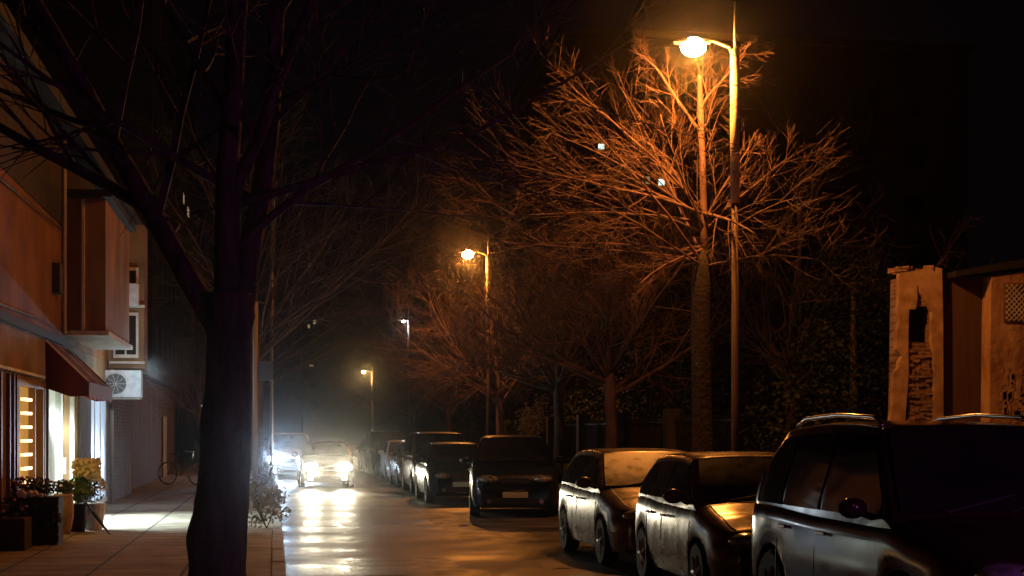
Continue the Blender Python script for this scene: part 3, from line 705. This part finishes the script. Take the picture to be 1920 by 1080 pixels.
# ------------------------------------------------------------------ kerbside plants on the left
rng = random.Random(4)
for k, (u, v, r, lab) in enumerate(((500, 1000, .42, 'nearest low bush at the kerb right of the big trunk'), (492, 962, .42, 'low pebbly leaved bush behind the nearest kerb bush'), (503, 932, .45, 'third low kerb bush, lit by the headlights'), (492, 912, .5, 'fourth low kerb bush back from the trunk'), (496, 893, .6, 'farthest low kerb bush under the blue headlights'))):
    D = 1.6 * F / (v - 815); q = P(u, v, D)
    e = thing('kerb_bush', (q.x, q.y, SH), lab, 'bush', 'low bushes along the left kerb')
    sb = MB()
    for j in range(7): sb.tube([(q.x, q.y, SH), (q.x + rng.uniform(-r, r) * .7, q.y + rng.uniform(-r, r) * .7, SH + r * rng.uniform(.8, 1.6))], [.012, .005], 4)
    sb.build('stem', 'bark', e)
    lb = MB()
    for j in range(7): leafblob(lb, rng, (q.x + rng.uniform(-.5, .5) * r, q.y + rng.uniform(-.5, .5) * r, SH + r * rng.uniform(.3, 1.35)), (r * .5, r * .5, r * .4), 90, .035)
    lb.build('foliage', 'leaf_dry', e)

# ------------------------------------------------------------------ things in front of the shop
def flowers(name, c, r, n, lm, pm, nf, root, ls=.035):
    lb = MB(); leafblob(lb, rng, c, r, n, ls); lb.build('foliage', lm, root)
    fb = MB()
    for k in range(nf):
        d = Vector((rng.gauss(0, 1), rng.gauss(0, 1), abs(rng.gauss(0, 1)) + .2)).normalized()
        p = (c[0] + d.x * r[0] * .95, c[1] + d.y * r[1] * .95, c[2] + d.z * r[2] * .95)
        fb.ell(p, (.028, .028, .02), 7, 4)
    fb.build('blossom', pm, root, smooth=True)
y_ = 21.6; xx = Xat(60, y_)
t = thing('planter_box', (xx, y_, SH), 'big dark slatted timber planter with pink and white flowers at the left edge', 'planter')
bxm = MB()
for k in range(5): bxm.bx(xx - .42, xx + .40, y_ - .3, y_ - .27, SH + .03 + k * .13, SH + .14 + k * .13)
bxm.bx(xx - .40, xx + .38, y_ - .265, y_ + .3, SH, SH + .66)
bxm.build('box', 'wood_and_shade', t); flowers('f', (xx, y_, SH + .78), (.36, .3, .16), 420, 'leaf', 'petal_r', 16, t)
lb = MB()
for k in range(9): leafblob(lb, rng, (xx - .36 + k * .09, y_ - .33, SH + .62 - rng.random() * .35), (.09, .05, .14), 40, .035)
lb.build('trailing_leaves', 'leaf', t)
fb = MB()
for k in range(16): fb.ell((xx + rng.uniform(-.15, .2), y_ - .3 + rng.uniform(-.03, .03), SH + .70 + rng.uniform(-.03, .05)), (.035, .03, .03), 7, 4)
fb.build('white_blossom', 'petal_w', t)
xx = Xat(12, 20.6)
t = thing('planter_box', (xx, 20.6, SH), 'dark low planter with drooping leaves, partly cut off by the left edge', 'planter')
MB().bx(xx - .5, xx + .28, 20.3, 20.9, SH, SH + .42).build('box', 'wood_and_shade', t, bevel=.01); flowers('f', (xx - .1, 20.6, SH + .5), (.4, .3, .2), 320, 'leaf', 'petal_r', 4, t)
xx = Xat(119, 23.6)
t = thing('flower_pot', (xx, 23.6, SH), 'tall golden glazed flower pot beside the planter box', 'flower pot')
MB().lathe((xx, 23.6, SH), [(.09, 0), (.12, .08), (.155, .3), (.15, .5), (.13, .58), (.15, .62), (.13, .60)], 20).build('pot', 'terracotta', t, smooth=True)
flowers('f', (xx, 23.6, SH + .72), (.16, .16, .12), 160, 'leaf', 'petal_w', 6, t)
xx = Xat(146, 24.2)
t = thing('flower_bucket', (xx, 24.2, SH), 'dark bucket holding a bright yellow bunch of flowers over green leaves', 'flower bucket')
MB().lathe((xx, 24.2, SH), [(.11, 0), (.15, .42), (.16, .44), (.13, .43)], 18).build('bucket', 'dark_steel', t, smooth=True)
lb = MB(); leafblob(lb, rng, (xx - .02, 24.2, SH + .66), (.27, .24, .2), 420, .045); lb.build('foliage', 'leaf_fresh', t)
fb = MB()
for k in range(130): fb.ell((xx + .13 + rng.uniform(-.2, .2), 24.2 + rng.gauss(0, .09), SH + 1.0 + rng.uniform(-.14, .14)), (.04, .04, .03), 7, 4)
fb.build('blossom', 'petal', t, smooth=True)
sm = MB()
for k in range(20): sm.tube([(xx, 24.2, SH + .4), (xx + .1 + rng.gauss(0, .08), 24.2 + rng.gauss(0, .08), SH + .93)], .006, 3)
sm.build('stem', 'leaf_fresh', t)
xx = Xat(176, 24.6)
t = thing('white_bucket', (xx, 24.6, SH), 'white paper wrapped bucket of white flowers at the shop door', 'flower bucket')
MB().lathe((xx, 24.6, SH), [(.13, 0), (.16, .2), (.19, .42), (.17, .43)], 14).build('bucket', 'whitepaper', t)
flowers('f', (xx, 24.6, SH + .62), (.2, .18, .26), 120, 'leaf', 'petal_w', 130, t)
a = P(166, 950, 23.4); b_ = P(206, 1008, 22.6)
t = thing('folded_umbrella', tuple(b_), 'black stick leaning against the white flower bucket', 'stick')
b_.z = max(b_.z, SH + .01)
MB().tube([a, a.lerp(b_, .3), a.lerp(b_, .75), b_], [.012, .03, .02, .008], 8).build('shaft', 'black', t, smooth=True)
MB().tube([a, a + Vector((-.03, 0, .06)), a + Vector((-.07, 0, .05)), a + Vector((-.08, 0, .0))], .012, 6).build('handle', 'black', t, smooth=True)

# bicycle in the dark
bc = P(342, 815, 45); t = thing('bicycle', (bc.x, bc.y, SH), 'dark bicycle parked by the brown cladding left of the trunk', 'bicycle', rz=R_(60), local=True)
for nm, yv in (('front', -.52), ('rear', .52)):
    wv = MB().tube([(0, yv + .33 * math.cos(a * PI / 14), .35 + .33 * math.sin(a * PI / 14)) for a in range(29)], .018, 6, cap=False).build('wheel', 'rubber', t)
    sp_ = MB()
    for k in range(10): a = k * PI / 5; sp_.tube([(0, yv, .35), (0, yv + .31 * math.cos(a), .35 + .31 * math.sin(a))], .003, 3)
    sp_.tube([(0, yv + .31 * math.cos(a * PI / 14), .35 + .31 * math.sin(a * PI / 14)) for a in range(29)], .008, 4, cap=False)
    sp_.build('spokes', 'chrome', wv)
MB().tube([(0, .52, .35), (0, .05, .3), (0, -.35, .78), (0, .22, .82), (0, .05, .3)], .016, 6).tube([(0, .52, .35), (0, .22, .82)], .012, 6).tube([(0, -.35, .78), (0, -.52, .35)], .015, 6).build('frame', 'dark_steel', t)
MB().tube([(-.28, -.25, 1.02), (0, -.38, 1.0), (.28, -.25, 1.02)], .014, 6).tube([(0, -.35, .78), (0, -.38, 1.0)], .014, 6).build('handlebar', 'chrome', t)
MB().ell((0, .25, .93), (.07, .14, .035)).tube([(0, .22, .82), (0, .25, .92)], .014, 6).build('saddle', 'black', t)

# ------------------------------------------------------------------ cars (front towards -y)
def sm(a, b, x):
    t = min(1, max(0, (x - a) / (b - a))); return t * t * (3 - 2 * t)
def lerp(a, b, t): return a + (b - a) * t
def pl(pts, x):
    if x <= pts[0][0]: return pts[0][1]
    for (a, b), (c, d) in zip(pts, pts[1:]):
        if x <= c: t = (x - a) / (c - a); t = t * t * (3 - 2 * t) * .6 + t * .4; return b + (d - b) * t
    return pts[-1][1]
KINDS = {
 'sedan': dict(L=4.45, W=1.74, H=1.43, top=[(-2.225, .66), (-2.1, .74), (-1.5, .86), (-.95, .95), (.2, .96), (1.5, 1.0), (1.95, .99), (2.15, .93), (2.225, .80)], cab=(-.98, -.28, .95, 1.62), belt=.93, wr=.60, wheels=(-1.36, 1.30), wrad=.31),
 'hatch': dict(L=3.95, W=1.68, H=1.45, top=[(-1.975, .64), (-1.88, .74), (-1.45, .86), (-1.0, .96), (.2, .97), (1.5, 1.0), (1.85, .98), (1.975, .86)], cab=(-1.05, -.35, 1.25, 1.88), belt=.94, wr=.60, wheels=(-1.22, 1.22), wrad=.30),
 'suv': dict(L=4.45, W=1.82, H=1.68, top=[(-2.225, .72), (-2.12, .86), (-1.6, .98), (-1.05, 1.06), (.2, 1.07), (1.5, 1.1), (2.1, 1.1), (2.225, .96)], cab=(-1.1, -.45, 1.5, 2.12), belt=1.04, wr=.63, wheels=(-1.36, 1.32), wrad=.34),
 'van': dict(L=4.3, W=1.76, H=1.72, top=[(-2.15, .70), (-2.05, .84), (-1.65, .98), (-1.3, 1.07), (.2, 1.07), (1.5, 1.08), (2.05, 1.08), (2.15, .96)], cab=(-1.38, -.65, 1.75, 2.06), belt=1.05, wr=.70, wheels=(-1.36, 1.28), wrad=.31)}
def car(kind, paint, x, y, rz, label, on=None, plate='plate', roofrails=False, group='cars parked along the right kerb', cat='car', hz=1.0, name='parked_car', dew=False):
    K = KINDS[kind]; L, Wd, H = K['L'], K['W'], K['H'] * hz; hl = L / 2; zb0 = .20
    t = thing(name, (x, y, 0), label, cat, group, rz, local=True)
    top = K['top']; wy = K['wheels']; wr_ = K['wrad']
    def hw(yv):
        a = abs(yv) / hl; return Wd / 2 * (1 - .06 * a ** 2 - .16 * max(0, (a - .78) / .22) ** 2.6)
    def zbot(yv):
        z = zb0 + .05 * sm(.9, 1.0, abs(yv) / hl)
        for wv in wy:
            r = wr_ + .06
            if abs(yv - wv) < r: z = max(z, wr_ - .02 + math.sqrt(r * r - (yv - wv) ** 2))
        return z
    def section(yv):
        w_ = hw(yv); zt = pl(top, yv); zb = zbot(yv)
        raw = [(w_ * .93, zb), (w_ * .975, max(zb + .01, zb0 + .14)), (w_ * .995, max(zb + .02, .44)), (w_ * 1.0, max(zb + .03, .60)), (w_ * .985, max(zb + .04, zt - .17)), (w_ * .955, max(zb + .05, zt - .07)), (w_ * .90, max(zb + .06, zt - .018)), (w_ * .78, zt + .002), (w_ * .5, zt + .022), (w_ * .2, zt + .03), (0, zt + .031)]
        for i in range(1, len(raw)):
            if raw[i][1] < raw[i - 1][1] and i < 7: raw[i] = (raw[i][0], raw[i - 1][1] + .004)
        return raw
    ys = sorted(set([round(-hl + L * i / 70, 4) for i in range(71)] + [round(wv + s_ * (wr_ + .06) * c_, 4) for wv in wy for s_ in (-1, 1) for c_ in (1.0, .995, .97, .9)] + [-hl + .02, -hl + .05, hl - .02, hl - .05]))
    body = MB(); vs = []; nP = 11
    for yv in ys:
        sc = section(yv); vs += [(a, yv, z) for a, z in sc] + [(-a, yv, z) for a, z in reversed(sc[:-1])]
    m_ = 2 * nP - 1
    fs = [(i * m_ + j, i * m_ + j + 1, (i + 1) * m_ + j + 1, (i + 1) * m_ + j) for i in range(len(ys) - 1) for j in range(m_ - 1)]
    # end caps bulge slightly
    for base, yv, sg in ((0, ys[0], -1), ((len(ys) - 1) * m_, ys[-1], 1)):
        sc = section(yv); ring = [(a * .93, yv + sg * .05, .24 + (z - .24) * .94) for a, z in sc]
        o_ = len(vs); rr = ring + [(-a, b_, c_) for a, b_, c_ in reversed(ring[:-1])]
        vs += rr
        for j in range(m_ - 1): fs.append((base + j, base + j + 1, o_ + j + 1, o_ + j) if sg > 0 else (base + j + 1, base + j, o_ + j, o_ + j + 1))
        for j in range(nP - 1):
            a, b_ = o_ + j, o_ + j + 1; c_, d_ = o_ + m_ - 2 - j, o_ + m_ - 1 - j
            if a == c_: continue
            fs.append((a, b_, c_, d_) if b_ != c_ else (a, b_, d_))
    body.add(vs, fs); bo = body.build('body', paint, t, smooth=True)
    # cabin
    y1, y2, y3, y4 = K['cab']; belt = K['belt']; wR = K['wr']
    def zr(yv):
        zc = pl(top, yv) - .02
        if yv < y2: f = (yv - y1) / (y2 - y1); return lerp(zc, H - .055, f ** .92)
        if yv > y3: f = (y4 - yv) / (y4 - y3); return lerp(zc, H - .05, max(0, f) ** .85)
        f = (yv - y2) / (y3 - y2); return H - .055 + .055 * math.sin(PI * min(1, f * .93 + .05)) ** .7
    def cx(yv, z):
        f = (z - belt) / (H - belt); return lerp(hw(yv) * .945, wR, max(0, f) ** 1.15) 
    def csec(yv):
        z = zr(yv); b0 = belt - .04
        out = []
        for f in (0, .25, .5, .75, .92): zz = lerp(b0, z - .05, f) if z - .05 > b0 else b0 + .001 * f; out.append((cx(yv, zz), zz))
        w_ = cx(yv, max(z - .03, b0)); out += [(w_ * .985, max(z - .022, b0 + .003)), (w_ * .93, z - .004), (w_ * .7, z + .008), (w_ * .35, z + .014), (0, z + .016)]
        return out
    cys = [lerp(y1, y4, i / 44) for i in range(45)] + [y2, y3]; cys = sorted(set(cys)); nC = 10; mC = 19
    cb = MB(); vs = []
    for yv in cys:
        sc = csec(yv); vs += [(a, yv, z) for a, z in sc] + [(-a, yv, z) for a, z in reversed(sc[:-1])]
    cb.add(vs, [(i * mC + j, i * mC + j + 1, (i + 1) * mC + j + 1, (i + 1) * mC + j) for i in range(len(cys) - 1) for j in range(mC - 1)])
    cbo = cb.build('roof', paint, t, smooth=True)
    # glass
    def glass(ya, yb, nm):
        g = MB(); n = 10; vv = []
        for i in range(n + 1):
            yv = lerp(ya, yb, i / n); z = zr(yv); w_ = cx(yv, max(z - .03, belt)) * .90
            for j in range(9): f = -1 + j / 4; vv.append((w_ * f, yv, z + .02 + .012 * (1 - abs(f))))
        s_ = 1 if ya < 0 else -1
        for k_, (a, b_, c_) in enumerate(vv): vv[k_] = (a, b_ - .008 * s_, c_ + .004)
        g.add(vv, [(i * 9 + j, i * 9 + j + 1, (i + 1) * 9 + j + 1, (i + 1) * 9 + j) for i in range(n) for j in range(8)])
        return g.build(nm, dew and 'dewglass' or 'carglass', t, smooth=True)
    ws = glass(y1 + .04, y2 - .03, 'windscreen'); glass(y3 + .05, y4 - .06, 'rear_window')
    # window trim line round the windscreen
    for sg in (-1, 1):
        segs = [(y1 + .20, lerp(y2, y3, .33)), (lerp(y2, y3, .38), lerp(y2, y3, .80)), (lerp(y2, y3, .84), y4 - .28)]
        for (ya, yb) in segs:
            vv = []; n = 8; g = MB()
            for i in range(n + 1):
                yv = lerp(ya, yb, i / n); zt = zr(yv) - .085; zl = belt + .03
                if zt < zl + .01: zt = zl + .01
                for f in (0, .33, .66, 1): z = lerp(zl, zt, f); vv.append((sg * (cx(yv, z) + .009), yv, z))
            g.add(vv, [(i * 4 + j, i * 4 + j + 1, (i + 1) * 4 + j + 1, (i + 1) * 4 + j) for i in range(n) for j in range(3)])
            g.build('side_window', 'darkglass', t, smooth=True)
    for sg in (-1, 1):
        pts = []
        for i in range(9):
            yv = lerp(-hl + .16, y1 + .02, i / 8); sc = section(yv); pts.append((sg * sc[7][0], yv, sc[7][1] + .002))
        MB().tube(pts, .006, 4).build('bonnet_seam', 'black', t)
    # underside / wheel wells
    MB().bx(-Wd / 2 + .24, Wd / 2 - .24, -hl + .15, hl - .15, .19, .62).build('underbody', 'black', t)
    # seams, sills, handles
    for sg in (-1, 1):
        for yv in (y1 + .12, lerp(y2, y3, .355), lerp(y2, y3, .82)):
            pts = []
            for z in (.26, .4, .6, .78, belt): 
                sc = section(yv)
                xw = None
                for (a, za), (b_, zb_) in zip(sc, sc[1:]):
                    if za <= z <= zb_: xw = lerp(a, b_, (z - za) / max(1e-6, zb_ - za)); break
                pts.append((sg * ((xw or sc[3][0]) + .0005), yv, z))
            MB().tube(pts, .005, 4).build('door_seam', 'black', t)
    for sg in (-1, 1):
        for yv in (lerp(y2, y3, .25), lerp(y2, y3, .72)):
            MB().box((sg * (hw(yv) + .012), yv, belt - .14), (.03, .17, .028)).build('door_handle', 'chrome' if paint.name != 'paint_black' else 'black', t, bevel=.008)
    # mirrors
    for sg in (-1, 1):
        mm = MB().ell((sg * (hw(y1) + .10), y1 + .32, belt + .09), (.11, .06, .075), 12, 8).tube([(sg * (hw(y1) - .06), y1 + .34, belt + .02), (sg * (hw(y1) + .06), y1 + .33, belt + .07)], .025, 6)
        mm.build('mirror', paint, t, smooth=True)
    # headlights / tail lights
    zc = pl(top, -hl + .12)
    for sg in (-1, 1):
        hx = hw(-hl) - .17
        h_ = MB().ell((sg * (hx), -hl + .08, zc - .09), (.24 if on else .21, .20, .125 if on else .085), 16, 10)
        ho = h_.build('headlight', on['mat'] if on else 'lens', t, smooth=True)
        MB().lathe((sg * (hx - .04), -hl - .10, zc - .09), [(.001, 0), (.05, .0), (.06, .012)], 14, 'Y').build('bulb', on['mat'] if on else 'chrome', ho, smooth=True)
        MB().ell((sg * (hw(hl) - .12), hl - .06, pl(top, hl - .1) - .14), (.15, .14, .12), 12, 8).build('tail_light', mat_tail, t, smooth=True)
        MB().lathe((sg * (hx - .02), -hl - .075, .33), [(.05, 0), (.06, .02)], 12, 'Y').build('fog_lamp', on['mat'] if on else 'chrome', t)
        if on:
            c_, s2 = math.cos(rz), math.sin(rz)
            lx, ly = sg * (hx - .04), -hl - .22
            lamp('headlight_beam', 'SPOT', (x + lx * c_ - ly * s2, y + lx * s2 + ly * c_, zc - .09), on['power'], on['color'], .06,
                 (R_(90 - on.get('dip', 2.2)), 0, PI + rz + on.get('yaw', 0)), spot_size=R_(on.get('cone', 60)), spot_blend=.9)
    # grille, bumper, plate
    MB().box((0, -hl - .05, zc - .12), (.56, .02, .11)).build('grille', 'black', t, bevel=.01)
    for k in range(3): MB().box((0, -hl - .063, zc - .155 + k * .035), (.54, .008, .008)).build('grille_bar', 'chrome', t)
    MB().box((0, -hl - .05, .33), (.9, .02, .12)).build('air_intake', 'black', t, bevel=.01)
    MB().box((0, -hl - .068, .46), (.50, .012, .115)).build('number_plate', plate, t, bevel=.004)
    bl = MB()
    sc = section(-hl)
    bl.tube([(-hw(-hl) * .90, -hl - .02, .545), (0, -hl - .058, .545), (hw(-hl) * .90, -hl - .02, .545)], .008, 5)
    bl.build('bumper_strip', 'chrome', t)
    for x0_, x1_ in ((-.42, .12), (.05, .55)): MB().tube([(x0_, y1 + .03, zr(y1 + .03) + .035), (x1_, y1 + .12, zr(y1 + .12) + .05)], .009, 4).build('wiper', 'black', t)
    if roofrails:
        for sg in (-1, 1):
            MB().tube([(sg * (wR - .04), y2 + .1, H - .03), (sg * (wR - .04), y2 + .25, H + .035), (sg * (wR - .04), (y2 + y3) / 2, H + .06), (sg * (wR - .04), y3 - .25, H + .035), (sg * (wR - .04), y3 - .05, H - .02)], .018, 8).build('roof_rail', 'chrome', t, smooth=True)
    # wheels
    for wv in wy:
        for sg in (-1, 1):
            xo = sg * (Wd / 2 - .115)
            prof = [(wr_ * .62, -.1), (wr_ * .93, -.1), (wr_, -.07), (wr_, .07), (wr_ * .93, .1), (wr_ * .62, .1)]
            wo = MB().lathe((xo, wv, wr_), prof, 28, 'X').build('wheel', 'rubber', t, smooth=False)
            rm_ = MB().lathe((xo + sg * .07, wv, wr_), [(.02, sg * .02), (.06, sg * .02), (wr_ * .6, -sg * .01), (wr_ * .64, sg * .03), (wr_ * .64, -sg * .06)], 24, 'X')
            for k in range(7):
                a = 2 * PI * k / 7
                rm_.tube([(xo + sg * .095, wv, wr_), (xo + sg * .085, wv + wr_ * .6 * math.cos(a), wr_ + wr_ * .6 * math.sin(a))], [.03, .022], 5)
            rm_.build('rim', 'rim', wo)
    return t
def paint(name, col, metal=.55, rough=.35, coat=.8, spec=None):
    return mat(name, col, rough, metal, coat, spec=spec, rnoise=(5, rough * .75, rough * 1.35))
mat_tail = mat('tail_lens', (.25, .01, .01), .25, coat=1)
P_silver = paint('paint_silver', (.17, .145, .11), .3, .27, .0, .35); P_bronze = paint('paint_bronze', (.15, .10, .055), .10, .23, .0, .3); P_maroon = paint('paint_maroon', (.035, .013, .012), .0, .14, .0, .4)
P_navy = paint('paint_navy', (.02, .03, .05)); P_blue = paint('paint_blue', (.05, .10, .15)); P_grey = paint('paint_grey', (.16, .16, .16))
P_black = paint('paint_black', (.012, .012, .014)); P_white = paint('paint_white', (.6, .6, .58), .0, .4); P_greenlit = paint('paint_greenlit', (.09, .13, .08)); P_red = paint('paint_red', (.25, .03, .02))  # the green tone stands in for green light on the far van's roof
def park(kind, pnt, xl, yf, label, rz=0, **kw):
    K = KINDS[kind]; a, b = K['W'] / 2, K['L'] / 2; c, s_ = math.cos(rz), math.sin(rz)
    return car(kind, pnt, xl + a * c - b * s_, yf + a * s_ + b * c, rz, label, **kw)
park('suv', P_maroon, 4.12, 8.6, 'dark maroon tall car with roof rails, nearest at the right edge', roofrails=True, hz=1.04)
park('hatch', P_bronze, 4.02, 13.35, 'bronze hatchback with glowing orange bonnet, second from the right edge', rz=R_(-1.5), dew=True)
park('hatch', P_silver, 4.05, 17.75, 'silver hatchback parked third from the right edge, side lit by headlights', dew=True)
park('suv', P_navy, 3.80, 29.3, 'dark navy van like car with a pale number plate, beyond the empty space', hz=.97, rz=R_(-7.5))
park('hatch', P_blue, 3.62, 35.6, 'small blue car with a blue number plate, next beyond the navy one', plate='plate_b')
park('van', P_grey, 3.75, 41.0, 'grey tall car behind the small blue car')
park('sedan', P_silver, 3.78, 46.2, 'silver sedan sixth in the parked row')
park('hatch', P_white, 3.80, 51.6, 'white hatchback seventh in the parked row')
park('sedan', P_black, 3.83, 56.8, 'black sedan eighth in the parked row')
park('van', P_greenlit, 3.86, 62.3, 'van tinted green for the light on its roof, near the far end of the parked row', hz=1.06, cat='van')
park('hatch', P_grey, 3.9, 68.2, 'grey hatchback at the far end of the parked row')
warm = dict(mat=mat('headlight_warm', (.9, .9, .8), .3, emit=(1, .90, .68), es=110), power=1400, color=(1, .87, .60), cone=34, dip=2.6)
cool = dict(mat=mat('headlight_blue', (.9, .9, .95), .3, emit=(.66, .82, 1.0), es=200), power=2300, color=(.48, .70, 1.0), cone=30, dip=1.5)
car('sedan', P_grey, 1.60, 48.3, 0, 'oncoming car with dazzling warm white headlights in mid street', on=warm, group=None, name='oncoming_car')
car('van', P_white, .52, 57.0, 0, 'oncoming white van with blue white headlights, left behind the other', on=cool, group=None, name='oncoming_van', cat='van')

# ------------------------------------------------------------------ thin haze added to stand in for lens bloom round the lamps
hz_ = MB().bx(-60, 75, -12, 240, -1.6, 32).build('haze', 'steel')
hz_['kind'] = 'stuff'; hz_['label'] = 'thin haze added over the whole street for the lamp glow'; hz_['category'] = 'haze'
hm = bpy.data.materials.new('bloom_haze'); hm.use_nodes = True; nt = hm.node_tree
nt.nodes.remove(nt.nodes['Principled BSDF'])
pv = nt.nodes.new('ShaderNodeVolumePrincipled'); pv.inputs['Color'].default_value = (.9, .9, .9, 1)
pv.inputs['Density'].default_value = .0004; pv.inputs['Anisotropy'].default_value = .98
nt.links.new(pv.outputs[0], nt.nodes['Material Output'].inputs['Volume'])
hz_.data.materials.clear(); hz_.data.materials.append(hm)

for o in list(bpy.data.objects):
    if '_o' in o.keys(): del o['_o']
